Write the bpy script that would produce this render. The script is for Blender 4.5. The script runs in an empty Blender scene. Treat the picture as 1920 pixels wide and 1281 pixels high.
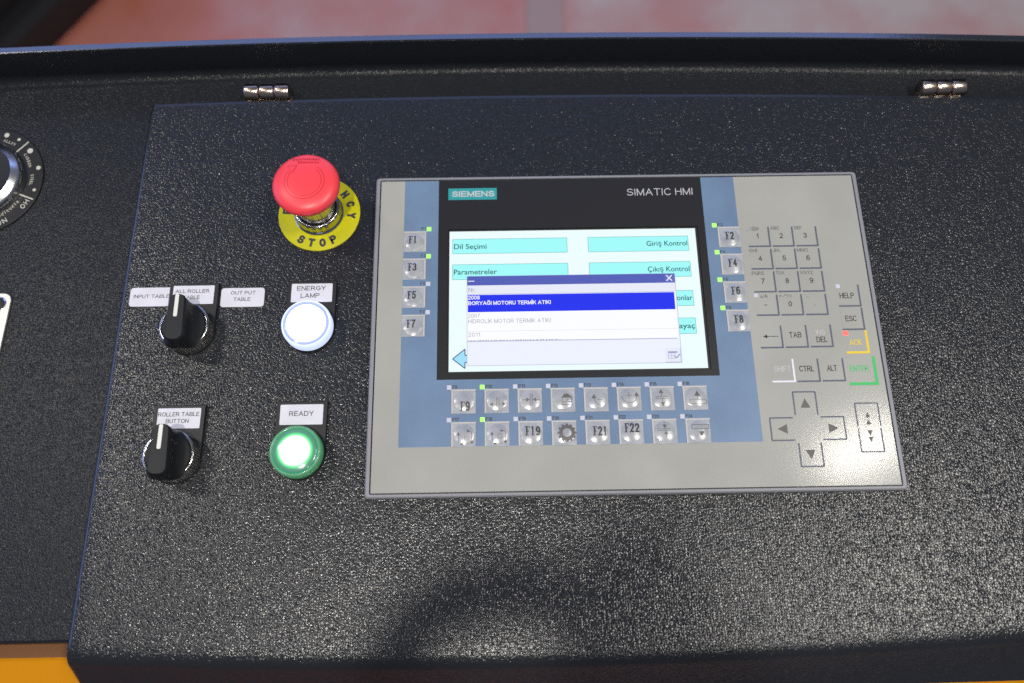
import bpy, bmesh, math, random
from mathutils import Vector, Matrix
random.seed(7)
PI = math.pi
scene = bpy.context.scene
COL = scene.collection
Z0 = 0.95            # height of the console top above the floor, metres
S = 0.001            # everything on the console is dimensioned in millimetres

# ------------------------------------------------------------------ camera
cd = bpy.data.cameras.new('camera')
cam = bpy.data.objects.new('camera', cd); COL.objects.link(cam)
cam.location = (-0.07325, -0.16991, Z0 + 0.48096)
cam.rotation_euler = (0.32488, -0.0029, -0.01722)
cd.sensor_width = 36.0
cd.lens = 1568.55 / 1920 * 36.0
cd.clip_start = 0.01; cd.clip_end = 60
cd.dof.use_dof = True
cd.dof.focus_distance = 0.497
cd.dof.aperture_fstop = 4.2
cd.dof.aperture_blades = 7
scene.camera = cam

# ------------------------------------------------------------------ world, lamps, exposure
world = bpy.data.worlds.new('World'); scene.world = world; world.use_nodes = True
bg = world.node_tree.nodes['Background']
bg.inputs['Color'].default_value = (0.62, 0.70, 0.90, 1)
bg.inputs['Strength'].default_value = 0.16
def area(name, loc, target, sx, sy, power, col):
    l = bpy.data.lights.new(name, 'AREA'); l.shape = 'RECTANGLE'; l.size = sx; l.size_y = sy
    l.energy = power; l.color = col
    o = bpy.data.objects.new(name, l); COL.objects.link(o)
    o.location = (loc[0], loc[1], loc[2] + Z0)
    d = Vector((target[0], target[1], target[2] + Z0)) - o.location
    o.rotation_euler = d.to_track_quat('-Z', 'Y').to_euler()
    return o
WARM = (1.0, 0.95, 0.86); COOL = (0.32, 0.44, 1.0)
area('hall_lamp_key', (-0.25, -0.45, 1.7), (0, -0.1, 0), 0.045, 0.045, 15, WARM)
area('hall_lamp_right', (1.42, 0.50, 3.0), (0.1, 0, 0), 0.16, 0.34, 8, WARM)
area('hall_lamp_left', (-1.50, -0.20, 3.0), (-0.1, 0, 0), 0.30, 0.12, 6, WARM)
area('hall_lamp_front', (1.42, -0.34, 3.0), (0, 0, 0), 0.50, 0.26, 38, WARM)
area('hall_lamp_behind', (0.9, -1.7, 3.0), (0, 0, 0), 0.25, 0.25, 8, WARM)
area('hall_lamp_far_left', (-2.2, 0.9, 3.1), (0, 0, 0), 0.15, 0.5, 22, WARM)
area('roof_window_rear', (-0.6, 5.0, 4.15), (0, 0, 0), 7.0, 1.2, 46, COOL)
area('window_rear', (-0.4, 5.0, 1.1), (0, 0, 0), 6.0, 1.0, 70, COOL)
area('window_left', (-4.2, 0.8, 1.3), (0, 0, 0), 3.0, 1.6, 48, COOL)

vs = scene.view_settings
vs.view_transform = 'Standard'; vs.look = 'None'; vs.exposure = 0.0; vs.gamma = 1.0
scene.cycles.use_denoising = False
scene.cycles.use_adaptive_sampling = False
scene.cycles.sample_clamp_indirect = 4.0
scene.cycles.max_bounces = 6

# ------------------------------------------------------------------ materials
def mat(name, col, rough=0.5, metal=0.0, emit=None, estr=0.0, spec=0.5, coat=0.0):
    m = bpy.data.materials.new(name); m.use_nodes = True
    b = m.node_tree.nodes['Principled BSDF']
    b.inputs['Base Color'].default_value = (*col, 1); b.inputs['Roughness'].default_value = rough
    b.inputs['Metallic'].default_value = metal; b.inputs['Specular IOR Level'].default_value = spec
    if coat: b.inputs['Coat Weight'].default_value = coat; b.inputs['Coat Roughness'].default_value = 0.08
    if emit: b.inputs['Emission Color'].default_value = (*emit, 1); b.inputs['Emission Strength'].default_value = estr
    return m
def nd(m, t, **kw):
    n = m.node_tree.nodes.new(t)
    for k, v in kw.items():
        if k in n.inputs: n.inputs[k].default_value = v
        else: setattr(n, k, v)
    return n
def lk(m, a, b): m.node_tree.links.new(a, b)
def coords(m): return nd(m, 'ShaderNodeTexCoord').outputs['Object']
def bsdf(m): return m.node_tree.nodes['Principled BSDF']
def add_bump(m, scale, dist, strength=1.0, detail=2.0):
    n = nd(m, 'ShaderNodeTexNoise', Scale=scale, Detail=detail); lk(m, coords(m), n.inputs['Vector'])
    b = nd(m, 'ShaderNodeBump', Strength=strength, Distance=dist)
    lk(m, n.outputs['Fac'], b.inputs['Height']); lk(m, b.outputs['Normal'], bsdf(m).inputs['Normal'])
def add_mottle(m, c1, c2, scale, lo=0.35, hi=0.7, detail=4.0):
    n = nd(m, 'ShaderNodeTexNoise', Scale=scale, Detail=detail); lk(m, coords(m), n.inputs['Vector'])
    r = nd(m, 'ShaderNodeValToRGB')
    r.color_ramp.elements[0].position = lo; r.color_ramp.elements[0].color = (*c1, 1)
    r.color_ramp.elements[1].position = hi; r.color_ramp.elements[1].color = (*c2, 1)
    lk(m, n.outputs['Fac'], r.inputs['Fac']); lk(m, r.outputs['Color'], bsdf(m).inputs['Base Color'])

def textured_paint(name, cell, slope, rough, spec=0.5):
    """black structure paint: rounded glossy grains about a millimetre across.
    The normal of each grain leans outwards from its centre (Voronoi cell centre)."""
    m = mat(name, (0.0145, 0.0165, 0.021), rough, spec=spec)
    c = coords(m)
    def vm(op, a, b=None):
        n = nd(m, 'ShaderNodeVectorMath'); n.operation = op
        for k, q in enumerate((a, b)):
            if q is None: continue
            if isinstance(q, tuple): n.inputs[k].default_value = q
            else: lk(m, q, n.inputs[k])
        return n
    p = vm('MULTIPLY', c, (1 / cell, 1 / cell, 1 / cell)).outputs[0]
    w = nd(m, 'ShaderNodeTexNoise', Scale=0.9, Detail=1.0); lk(m, p, w.inputs['Vector'])
    wc = vm('SUBTRACT', w.outputs['Color'], (0.5, 0.5, 0.5)).outputs[0]
    p2 = vm('ADD', p, vm('MULTIPLY', wc, (1.5, 1.5, 1.5)).outputs[0]).outputs[0]
    v = nd(m, 'ShaderNodeTexVoronoi', Scale=1.0); v.feature = 'F1'; lk(m, p2, v.inputs['Vector'])
    d = vm('SUBTRACT', p2, v.outputs['Position']).outputs[0]
    sp = nd(m, 'ShaderNodeSeparateXYZ'); lk(m, v.outputs['Color'], sp.inputs[0])
    mr = nd(m, 'ShaderNodeMapRange'); mr.inputs[3].default_value = slope * 0.45; mr.inputs[4].default_value = slope * 1.6
    lk(m, sp.outputs[0], mr.inputs[0])
    sc = nd(m, 'ShaderNodeVectorMath'); sc.operation = 'SCALE'; lk(m, d, sc.inputs[0]); lk(m, mr.outputs[0], sc.inputs['Scale'])
    g = nd(m, 'ShaderNodeNewGeometry')
    lean = vm('MULTIPLY', vm('SUBTRACT', v.outputs['Color'], (0.5, 0.5, 0.5)).outputs[0], (slope * 0.30,) * 3).outputs[0]
    nn = vm('ADD', vm('ADD', g.outputs['Normal'], sc.outputs[0]).outputs[0], lean).outputs[0]
    nz = vm('NORMALIZE', nn).outputs[0]
    lk(m, nz, bsdf(m).inputs['Normal'])
    return m

M = {}
M['paint'] = textured_paint('black_structure_paint', 0.0014, 0.32, 0.245)
M['paint_base'] = textured_paint('black_structure_paint_base', 0.0013, 0.30, 0.30, 0.22)
M['paint_edge'] = textured_paint('black_structure_paint_edge', 0.0016, 0.03, 0.20)
M['yellow'] = mat('yellow_machine_paint', (0.55, 0.22, 0.0), 0.55, spec=0.12); add_bump(M['yellow'], 500, 0.0001)
M['shaded_yellow'] = mat('yellow_in_shade', (0.16, 0.06, 0.012), 0.6); add_bump(M['shaded_yellow'], 900, 0.0002)  # brown stands for the cabinet yellow with shade painted in
M['membrane'] = mat('light_grey_foil', (0.47, 0.47, 0.43), 0.13, spec=0.38)
add_mottle(M['membrane'], (0.350, 0.352, 0.318), (0.390, 0.393, 0.355), 20); add_bump(M['membrane'], 900, 0.00006, 0.13)
M['blue'] = mat('blue_foil', (0.12, 0.185, 0.285), 0.36); add_mottle(M['blue'], (0.125, 0.195, 0.305), (0.155, 0.24, 0.365), 34)
add_bump(M['blue'], 1400, 0.00005, 0.5)
M['black_foil'] = mat('black_foil', (0.016, 0.016, 0.018), 0.33); add_bump(M['black_foil'], 1400, 0.00004, 0.4)
M['frame'] = mat('grey_frame_plastic', (0.24, 0.243, 0.27), 0.42); add_bump(M['frame'], 900, 0.00008, 0.6)
M['gap'] = mat('gap_black', (0.01, 0.01, 0.012), 0.5)
M['line'] = mat('slate_print', (0.085, 0.10, 0.15), 0.45)
M['ink'] = mat('black_print', (0.035, 0.035, 0.04), 0.5)
M['ink_soft'] = mat('grey_print', (0.11, 0.105, 0.10), 0.5)
M['white_print'] = mat('white_print', (0.72, 0.72, 0.76), 0.5)
M['pale_print'] = mat('pale_print', (0.47, 0.47, 0.47), 0.5)
M['yellow_print'] = mat('yellow_print', (0.75, 0.55, 0.02), 0.5)
M['green_print'] = mat('green_print', (0.05, 0.48, 0.13), 0.5)
M['logo'] = mat('teal_print', (0.02, 0.30, 0.31), 0.45)
M['silver_print'] = mat('silver_print', (0.50, 0.51, 0.53), 0.4)
M['key'] = mat('silver_key_foil', (0.36, 0.38, 0.41), 0.30); add_mottle(M['key'], (0.31, 0.335, 0.37), (0.42, 0.43, 0.45), 160)
M['key_rim'] = mat('key_rim_foil', (0.48, 0.47, 0.45), 0.4)
M['dome'] = mat('clear_key_dome', (0.34, 0.36, 0.385), 0.24, spec=0.9); add_mottle(M['dome'], (0.29, 0.31, 0.345), (0.40, 0.41, 0.425), 140)
M['led_off'] = mat('led_window_off', (0.55, 0.57, 0.66), 0.3)
M['led_green'] = mat('led_green', (0.1, 0.3, 0.05), 0.4, emit=(0.30, 1.0, 0.10), estr=1.6)
M['led_red'] = mat('led_red', (0.3, 0.05, 0.03), 0.4, emit=(1.0, 0.07, 0.055), estr=2.2)
def glow(name, c, s=1.0): return mat(name, (0.01, 0.01, 0.01), 0.25, emit=c, estr=s, spec=0.25)
M['scr_white'] = glow('screen_white', (0.84, 0.97, 0.97))
M['scr_cyan'] = glow('screen_cyan', (0.36, 0.96, 0.95))
M['scr_edge'] = glow('screen_cyan_edge', (0.10, 0.42, 0.42))
M['scr_text'] = glow('screen_text', (0.01, 0.09, 0.10))
M['scr_title'] = glow('screen_title_bar', (0.085, 0.11, 0.46))
M['scr_close'] = glow('screen_close', (0.12, 0.15, 0.52))
M['scr_blue'] = glow('screen_select', (0.012, 0.028, 0.85))
M['scr_list'] = glow('screen_list_white', (0.96, 0.97, 1.0))
M['scr_head'] = glow('screen_head', (0.80, 0.83, 0.93))
M['scr_foot'] = glow('screen_foot', (0.84, 0.88, 0.98))
M['scr_line'] = glow('screen_line', (0.36, 0.38, 0.62))
M['scr_faint'] = glow('screen_faint', (0.70, 0.72, 0.78))
M['scr_grey'] = glow('screen_grey_text', (0.30, 0.31, 0.38))
M['scr_arrow'] = glow('screen_arrow', (0.36, 0.74, 0.95))
M['scr_navy'] = glow('screen_navy', (0.02, 0.04, 0.17))
M['scr_on'] = glow('screen_on_white', (0.95, 0.97, 1.0))
M['red'] = mat('red_plastic', (0.86, 0.055, 0.075), 0.36, spec=0.5)
M['red_dark'] = mat('shade_letter_red', (0.52, 0.010, 0.016), 0.4)  # painted shade of the arrow's groove edges, and the lettering
M['yellow_disc'] = mat('yellow_legend', (0.58, 0.55, 0.004), 0.45, spec=0.2); add_mottle(M['yellow_disc'], (0.50, 0.48, 0.004), (0.60, 0.57, 0.004), 60)
M['black_plastic'] = mat('black_plastic', (0.010, 0.011, 0.013), 0.45, spec=0.35)
M['holder'] = mat('black_holder_plastic', (0.010, 0.011, 0.013), 0.42)
M['chrome'] = mat('chrome', (0.48, 0.48, 0.48), 0.16, 1.0)
M['chrome_dark'] = mat('knurled_metal', (0.30, 0.29, 0.28), 0.28, 1.0)
M['zinc'] = mat('zinc_hinge', (0.62, 0.50, 0.42), 0.22, 1.0)
M['brushed'] = mat('brushed_aluminium', (0.70, 0.71, 0.74), 0.24, 1.0)
M['tag_metal'] = mat('satin_plate', (0.62, 0.61, 0.57), 0.4, 0.6)
M['label'] = mat('white_label', (0.66, 0.66, 0.72), 0.4); add_mottle(M['label'], (0.62, 0.62, 0.68), (0.69, 0.69, 0.75), 90)
M['pointer'] = mat('white_pointer', (0.70, 0.71, 0.66), 0.4)
M['dial_print'] = mat('dial_print', (0.55, 0.54, 0.47), 0.5)
M['dark_metal'] = mat('dark_machine_paint', (0.012, 0.013, 0.017), 0.5)
M['blocker_black'] = mat('blocker_black', (0.02, 0.02, 0.02), 0.6)
# lamp lenses: lit from inside, the lamp itself gives the light
def lens(name, stops, radius, strength):
    m = bpy.data.materials.new(name); m.use_nodes = True
    b = bsdf(m); b.inputs['Base Color'].default_value = (0.1, 0.12, 0.12, 1); b.inputs['Roughness'].default_value = 0.15
    sx = nd(m, 'ShaderNodeSeparateXYZ'); lk(m, coords(m), sx.inputs[0])
    cx = nd(m, 'ShaderNodeCombineXYZ'); lk(m, sx.outputs[0], cx.inputs[0]); lk(m, sx.outputs[1], cx.inputs[1])
    ln = nd(m, 'ShaderNodeVectorMath'); ln.operation = 'LENGTH'; lk(m, cx.outputs[0], ln.inputs[0])
    dv = nd(m, 'ShaderNodeMath'); dv.operation = 'DIVIDE'; dv.inputs[1].default_value = radius
    lk(m, ln.outputs['Value'], dv.inputs[0])
    r = nd(m, 'ShaderNodeValToRGB'); cr = r.color_ramp
    while len(cr.elements) < len(stops): cr.elements.new(0.5)
    for e, (p, c) in zip(cr.elements, stops): e.position = p; e.color = (*c, 1)
    lk(m, dv.outputs[0], r.inputs['Fac']); lk(m, r.outputs['Color'], b.inputs['Emission Color'])
    b.inputs['Emission Strength'].default_value = strength
    return m
M['lens_white'] = lens('white_lamp_dome', [(0, (1, 1, 1)), (0.85, (0.95, 0.97, 1)), (1, (0.5, 0.6, 1))], 0.0125, 3.0)
M['lens_white_body'] = mat('white_lamp_body', (0.35, 0.38, 0.6), 0.12, emit=(0.62, 0.72, 1.0), estr=0.95)
M['lens_white_ring'] = mat('white_lamp_ring', (0.3, 0.35, 0.6), 0.12, emit=(0.13, 0.17, 0.80), estr=0.8)
M['lens_green'] = lens('green_lamp_dome', [(0, (1, 1, 1)), (0.62, (0.85, 1, 0.90)), (0.75, (0.03, 0.55, 0.11)), (0.86, (0.0, 0.13, 0.055)), (1, (0.0, 0.08, 0.04))], 0.0124, 1.8)
M['lens_green_ring'] = mat('green_lamp_ring', (0.0, 0.16, 0.08), 0.15, emit=(0.0, 0.30, 0.13), estr=0.55)
M['lens_green_body'] = mat('clear_lamp_body', (0.10, 0.22, 0.15), 0.18, emit=(0.03, 0.26, 0.08), estr=0.5)

# ------------------------------------------------------------------ text outlines (built-in font), made once
_TXT = {}
def text_outline(s, bold=0.0):
    k = (s, bold)
    if k in _TXT: return _TXT[k]
    cu = bpy.data.curves.new('t', 'FONT'); cu.body = s; cu.size = 1.0; cu.resolution_u = 4; cu.offset = bold
    cu.dimensions = '2D'; cu.fill_mode = 'FRONT'
    o = bpy.data.objects.new('t', cu); COL.objects.link(o)
    dg = bpy.context.evaluated_depsgraph_get(); dg.update()
    me = o.evaluated_get(dg).to_mesh()
    v = [(p.co.x, p.co.y) for p in me.vertices]; f = [tuple(p.vertices) for p in me.polygons]
    o.evaluated_get(dg).to_mesh_clear()
    bpy.data.objects.remove(o); bpy.data.curves.remove(cu)
    _TXT[k] = (v, f)
    return _TXT[k]
CAP = max(y for x, y in text_outline('H')[0])

# ------------------------------------------------------------------ plain grotesque capitals and figures as strokes
def _e(cx, cy, rx, ry, a0, a1, n=10):
    return [(cx + rx * math.cos(math.radians(a0 + (a1 - a0) * i / n)), cy + ry * math.sin(math.radians(a0 + (a1 - a0) * i / n))) for i in range(n + 1)]
_S = _e(.33, .745, .29, .255, 25, 180, 8) + _e(.33, .745, .29, .245, 180, 255, 5) + _e(.33, .265, .33, .255, 80, -160, 12)
GL = {'A': (.74, [[(0, 0), (.37, 1), (.74, 0)], [(.14, .34), (.60, .34)]]),
 'B': (.64, [[(0, 0), (0, 1), (.36, 1)] + _e(.36, .765, .235, .235, 90, -90) + [(0, .53)], [(.36, .53)] + _e(.375, .265, .265, .265, 90, -90) + [(0, 0)]]),
 'C': (.70, [_e(.38, .5, .38, .5, 42, 318, 20)]), 'D': (.68, [[(0, 0), (0, 1), (.28, 1)] + _e(.28, .5, .40, .5, 90, -90, 14) + [(0, 0)]]),
 'E': (.58, [[(.58, 1), (0, 1), (0, 0), (.60, 0)], [(0, .53), (.54, .53)]]), 'F': (.54, [[(.54, 1), (0, 1), (0, 0)], [(0, .52), (.48, .52)]]),
 'G': (.74, [_e(.38, .5, .38, .5, 42, 330, 20) + [(.74, .48), (.42, .48)]]), 'H': (.64, [[(0, 0), (0, 1)], [(.64, 0), (.64, 1)], [(0, .53), (.64, .53)]]),
 'I': (0.02, [[(.01, 0), (.01, 1)]]), 'J': (.44, [[(.44, 1), (.44, .26)] + _e(.22, .26, .22, .26, 0, -180, 10)]), 'K': (.64, [[(0, 0), (0, 1)], [(.60, 1), (0, .38)], [(.22, .60), (.64, 0)]]),
 'L': (.50, [[(0, 1), (0, 0), (.50, 0)]]), 'M': (.76, [[(0, 0), (0, 1)], [(0, 1), (.38, .05), (.76, 1)], [(.76, 1), (.76, 0)]]), 'N': (.64, [[(0, 0), (0, 1)], [(0, 1), (.64, 0)], [(.64, 0), (.64, 1)]]),
 'O': (.76, [_e(.38, .5, .38, .5, 90, 450, 26)]), 'P': (.60, [[(0, 0), (0, 1), (.34, 1)] + _e(.34, .735, .26, .265, 90, -90) + [(0, .47)]]),
 'Q': (.76, [_e(.38, .5, .38, .5, 90, 450, 26), [(.46, .26), (.76, -.04)]]), 'R': (.66, [[(0, 0), (0, 1), (.36, 1)] + _e(.36, .74, .255, .26, 90, -90) + [(0, .48)], [(.34, .48), (.66, 0)]]),
 'S': (.64, [_S]), 'T': (.66, [[(0, 1), (.66, 1)], [(.33, 1), (.33, 0)]]), 'U': (.64, [[(0, 1), (0, .33)] + _e(.32, .33, .32, .33, 180, 360, 14) + [(.64, 1)]]),
 'V': (.70, [[(0, 1), (.35, 0), (.70, 1)]]), 'W': (.98, [[(0, 1), (.24, 0), (.49, 1), (.74, 0), (.98, 1)]]), 'X': (.66, [[(0, 0), (.66, 1)], [(0, 1), (.66, 0)]]),
 'Y': (.68, [[(0, 1), (.34, .44), (.68, 1)], [(.34, .44), (.34, 0)]]), 'Z': (.60, [[(.02, 1), (.60, 1), (0, 0), (.62, 0)]]),
 '0': (.52, [_e(.26, .5, .26, .5, 90, 450, 24)]), '1': (.24, [[(0, .78), (.22, 1), (.22, 0)]]), '2': (.52, [_e(.26, .73, .25, .27, 165, -25, 12) + [(.01, 0), (.52, 0)]]),
 '3': (.52, [_e(.25, .755, .23, .245, 150, -80, 12), _e(.25, .265, .27, .265, 85, -150, 12)]), '4': (.56, [[(.42, 0), (.42, 1), (0, .30), (.56, .30)]]),
 '5': (.52, [[(.48, 1), (.10, 1), (.04, .52)] + _e(.25, .32, .27, .32, 125, -150, 14)]), '6': (.52, [_e(.26, .31, .26, .31, 180, 540, 20), [(0, .31)] + _e(.30, .55, .30, .45, 195, 60, 10)]),
 '7': (.50, [[(0, 1), (.50, 1), (.20, .35), (.16, 0)]]), '8': (.52, [_e(.26, .755, .215, .245, 90, 450, 20), _e(.26, .26, .26, .26, 90, 450, 20)]),
 '9': (.52, [_e(.26, .69, .26, .31, 0, 360, 20), [(.52, .69)] + _e(.22, .45, .30, .45, 15, -120, 10)]),
 '!': (.04, [[(.02, 1), (.02, .30)], [(.02, .10), (.02, 0)]]), '/': (.3, [[(0, 0), (.3, 1)]]), ' ': (.10, [])}
GL['\u0130'] = (GL['I'][0], GL['I'][1] + [[(.01, 1.16), (.01, 1.28)]])
GL['\u011e'] = (GL['G'][0], GL['G'][1] + [[(.18, 1.28), (.28, 1.16), (.48, 1.16), (.58, 1.28)]])
def stroke_text(s, width, cap, weight):
    """outline strips for the string, lower left corner at the origin; each stroke mitred"""
    sw = cap * weight; tot = sum(GL[c][0] for c in s) + 0.26 * (len(s) - 1)
    kx = (width - sw) / max(tot, 1e-3); ky = cap - sw; x = 0.0; vs = []; fs = []; layer = 0
    if tot < 0.05: kx = 1.0
    for ch in s:
        w, strokes = GL[ch]
        for st in strokes:
            pts = [Vector((sw / 2 + (x + a) * kx, sw / 2 + b * ky)) for a, b in st]; n = len(pts); k0 = len(vs)
            q = [pts[0]] + [p for a, p in zip(pts, pts[1:]) if (p - a).length > 1e-4]; pts = q; n = len(pts)
            closed = (pts[0] - pts[-1]).length < 1e-4
            for i, p in enumerate(pts):
                d0 = (p - pts[i - 1]).normalized() if i else ((pts[-1] - pts[-2]).normalized() if closed else None)
                d1 = (pts[i + 1] - p).normalized() if i < n - 1 else ((pts[1] - pts[0]).normalized() if closed else None)
                ext = Vector((0, 0))
                if d0 is None: d0 = d1; ext = -d1 * sw / 2
                elif d1 is None: d1 = d0; ext = d0 * sw / 2
                nrm = Vector((-(d0.y + d1.y), d0.x + d1.x))
                if nrm.length < 1e-6: nrm = Vector((-d0.y, d0.x))
                nrm.normalize(); c = max(0.42, nrm.dot(Vector((-d0.y, d0.x)))); off = nrm * (sw / 2 / c)
                vs += [(p.x + ext.x - off.x, p.y + ext.y - off.y, layer * 0.004), (p.x + ext.x + off.x, p.y + ext.y + off.y, layer * 0.004)]
            fs += [(k0 + 2 * i, k0 + 2 * i + 2, k0 + 2 * i + 3, k0 + 2 * i + 1) for i in range(n - 1)]
            layer = (layer + 1) % 4
        x += w + 0.26
    return vs, fs
# ------------------------------------------------------------------ mesh builder (millimetres)
class MB:
    def __init__(self): self.v = []; self.f = []
    def add(self, vs, fs):
        n = len(self.v); self.v += [tuple(p) for p in vs]; self.f += [tuple(i + n for i in q) for q in fs]; return self
    def rect(self, x0, y0, x1, y1, z): return self.add([(x0, y0, z), (x1, y0, z), (x1, y1, z), (x0, y1, z)], [(0, 1, 2, 3)])
    def poly(self, pts, z): return self.add([(x, y, z) for x, y in pts], [tuple(range(len(pts)))])
    def line(self, x0, y0, x1, y1, w, z):
        d = Vector((x1 - x0, y1 - y0)); L = d.length
        if L < 1e-6: return self
        n = Vector((-d.y, d.x)) / L * w / 2
        return self.add([(x0 - n.x, y0 - n.y, z), (x1 - n.x, y1 - n.y, z), (x1 + n.x, y1 + n.y, z), (x0 + n.x, y0 + n.y, z)], [(0, 1, 2, 3)])
    def pline(self, pts, w, z):
        for a, b in zip(pts, pts[1:]): self.line(*a, *b, w, z)
        return self
    def frame_line(self, x0, y0, x1, y1, w, z): return self.pline([(x0, y0), (x1, y0), (x1, y1), (x0, y1), (x0, y0)], w, z)
    def arc(self, cx, cy, r, a0, a1, w, z, n=24):
        vs = []
        for i in range(n + 1):
            a = math.radians(a0 + (a1 - a0) * i / n)
            vs += [(cx + (r - w / 2) * math.cos(a), cy + (r - w / 2) * math.sin(a), z), (cx + (r + w / 2) * math.cos(a), cy + (r + w / 2) * math.sin(a), z)]
        return self.add(vs, [(2 * i, 2 * i + 1, 2 * i + 3, 2 * i + 2) for i in range(n)])
    def prism(self, pts, z0, z1, inset=0.0):
        n = len(pts); cx = sum(p[0] for p in pts) / n; cy = sum(p[1] for p in pts) / n
        vs = [(x, y, z0) for x, y in pts] + [(x, y, z1 - inset) for x, y in pts]
        fs = [(i, (i + 1) % n, n + (i + 1) % n, n + i) for i in range(n)]
        if inset:
            for x, y in pts:
                d = Vector((cx - x, cy - y)); d.normalize(); vs.append((x + d.x * inset, y + d.y * inset, z1))
            fs += [(n + i, n + (i + 1) % n, 2 * n + (i + 1) % n, 2 * n + i) for i in range(n)]
            fs.append(tuple(range(2 * n, 3 * n)))
        else: fs.append(tuple(range(n, 2 * n)))
        fs.append(tuple(range(n - 1, -1, -1)))
        return self.add(vs, fs)
    def lathe(self, prof, seg=64, cx=0, cy=0):
        vs = []; fs = []; n = len(prof)
        for i in range(seg):
            a = 2 * PI * i / seg
            vs += [(cx + r * math.cos(a), cy + r * math.sin(a), z) for r, z in prof]
        for i in range(seg):
            j = (i + 1) % seg
            for k in range(n - 1): fs.append((i * n + k, j * n + k, j * n + k + 1, i * n + k + 1))
        return self.add(vs, fs)
    def text(self, s, x0, x1, yb, cap, z, bold=0.0, zf=None):
        if all(c in GL for c in s):
            v, f = stroke_text(s, x1 - x0, cap, 0.135 + 2.6 * bold)
            return self.add([(x0 + a, yb + b, z + c) for a, b, c in v], f)
        v, f = text_outline(s, bold)
        if not v: return self
        a = min(p[0] for p in v); b = max(p[0] for p in v)
        k = (x1 - x0) / (b - a); h = cap / CAP
        return self.add([(x0 + (x - a) * k, yb + y * h, z if zf is None else zf(x0 + (x - a) * k, yb + y * h)) for x, y in v], f)
    def letter(self, s, cx, cy, w, cap, rot, z, bold=0.0):
        if s in GL:
            v, f = stroke_text(s, w, cap, 0.15 + 1.6 * bold); c, sn = math.cos(rot), math.sin(rot)
            mx = (min(p[0] for p in v) + max(p[0] for p in v)) / 2
            return self.add([(cx + (a - mx) * c - (b - cap / 2) * sn, cy + (a - mx) * sn + (b - cap / 2) * c, z + h) for a, b, h in v], f)
        v, f = text_outline(s, bold)
        a = min(p[0] for p in v); b = max(p[0] for p in v); k = w / (b - a); h = cap / CAP
        c, sn = math.cos(rot), math.sin(rot); out = []
        for x, y in v:
            px = (x - a) * k - w / 2; py = y * h - cap / 2
            out.append((cx + px * c - py * sn, cy + px * sn + py * c, z))
        return self.add(out, f)
    def mesh(self, name, smooth=35, fix=True):
        me = bpy.data.meshes.new(name)
        me.from_pydata([(x * S, y * S, z * S) for x, y, z in self.v], [], self.f)
        bm = bmesh.new(); bm.from_mesh(me)
        bmesh.ops.remove_doubles(bm, verts=bm.verts, dist=1e-7)
        if fix: bmesh.ops.recalc_face_normals(bm, faces=bm.faces)
        bm.to_mesh(me); bm.free()
        if smooth:
            me.polygons.foreach_set('use_smooth', [True] * len(me.polygons))
            me.set_sharp_from_angle(angle=math.radians(smooth))
        return me
    def build(self, name, m, parent=None, loc=(0, 0, 0), smooth=35):
        o = bpy.data.objects.new(name, self.mesh(name, smooth)); o.data.materials.append(M[m])
        COL.objects.link(o); o.location = [c * S for c in loc]
        if parent is None: o.location.z += Z0
        o.parent = parent
        return o
def subdivided(b, step=0.7):
    """cut flat marks on a fine grid so that they follow a curved surface"""
    if not b.v: return b
    bm = bmesh.new(); vs = [bm.verts.new((x, y, 0)) for x, y, _ in b.v]
    for f in b.f:
        try: bm.faces.new([vs[i] for i in f])
        except ValueError: pass
    for ax in (0, 1):
        lo = min(p[ax] for p in b.v); hi = max(p[ax] for p in b.v); c = lo + step
        while c < hi:
            co = [0, 0, 0]; no = [0, 0, 0]; co[ax] = c; no[ax] = 1
            bmesh.ops.bisect_plane(bm, geom=bm.verts[:] + bm.edges[:] + bm.faces[:], plane_co=co, plane_no=no); c += step
    bm.verts.index_update()
    r = MB(); r.v = [tuple(v.co) for v in bm.verts]; r.f = [tuple(v.index for v in f.verts) for f in bm.faces]
    bm.free(); return r
def tag(o, label, cat, group=None):
    o['label'] = label; o['category'] = cat
    if group: o['group'] = group
    return o
def thing(name, label, cat, loc, group=None):
    o = bpy.data.objects.new(name, None); COL.objects.link(o); o.empty_display_size = 0.02
    o.location = (loc[0] * S, loc[1] * S, loc[2] * S + Z0)
    return tag(o, label, cat, group)
def rrect(x0, y0, x1, y1, r, n=4):
    out = []
    for cx, cy, a in ((x1 - r, y1 - r, 0), (x0 + r, y1 - r, 90), (x0 + r, y0 + r, 180), (x1 - r, y0 + r, 270)):
        for i in range(n + 1):
            t = math.radians(a + 90 * i / n); out.append((cx + r * math.cos(t), cy + r * math.sin(t)))
    return out
def ring_prism(outer, inner, z0, z1):
    """frame between two loops of equal length"""
    b = MB(); n = len(outer)
    vs = [(x, y, z0) for x, y in outer] + [(x, y, z1) for x, y in outer] + [(x, y, z1) for x, y in inner] + [(x, y, z0) for x, y in inner]
    fs = []
    for i in range(n):
        j = (i + 1) % n
        for k in range(4): m_ = (k + 1) % 4; fs.append((k * n + i, k * n + j, m_ * n + j, m_ * n + i))
    return b.add(vs, fs)

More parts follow.
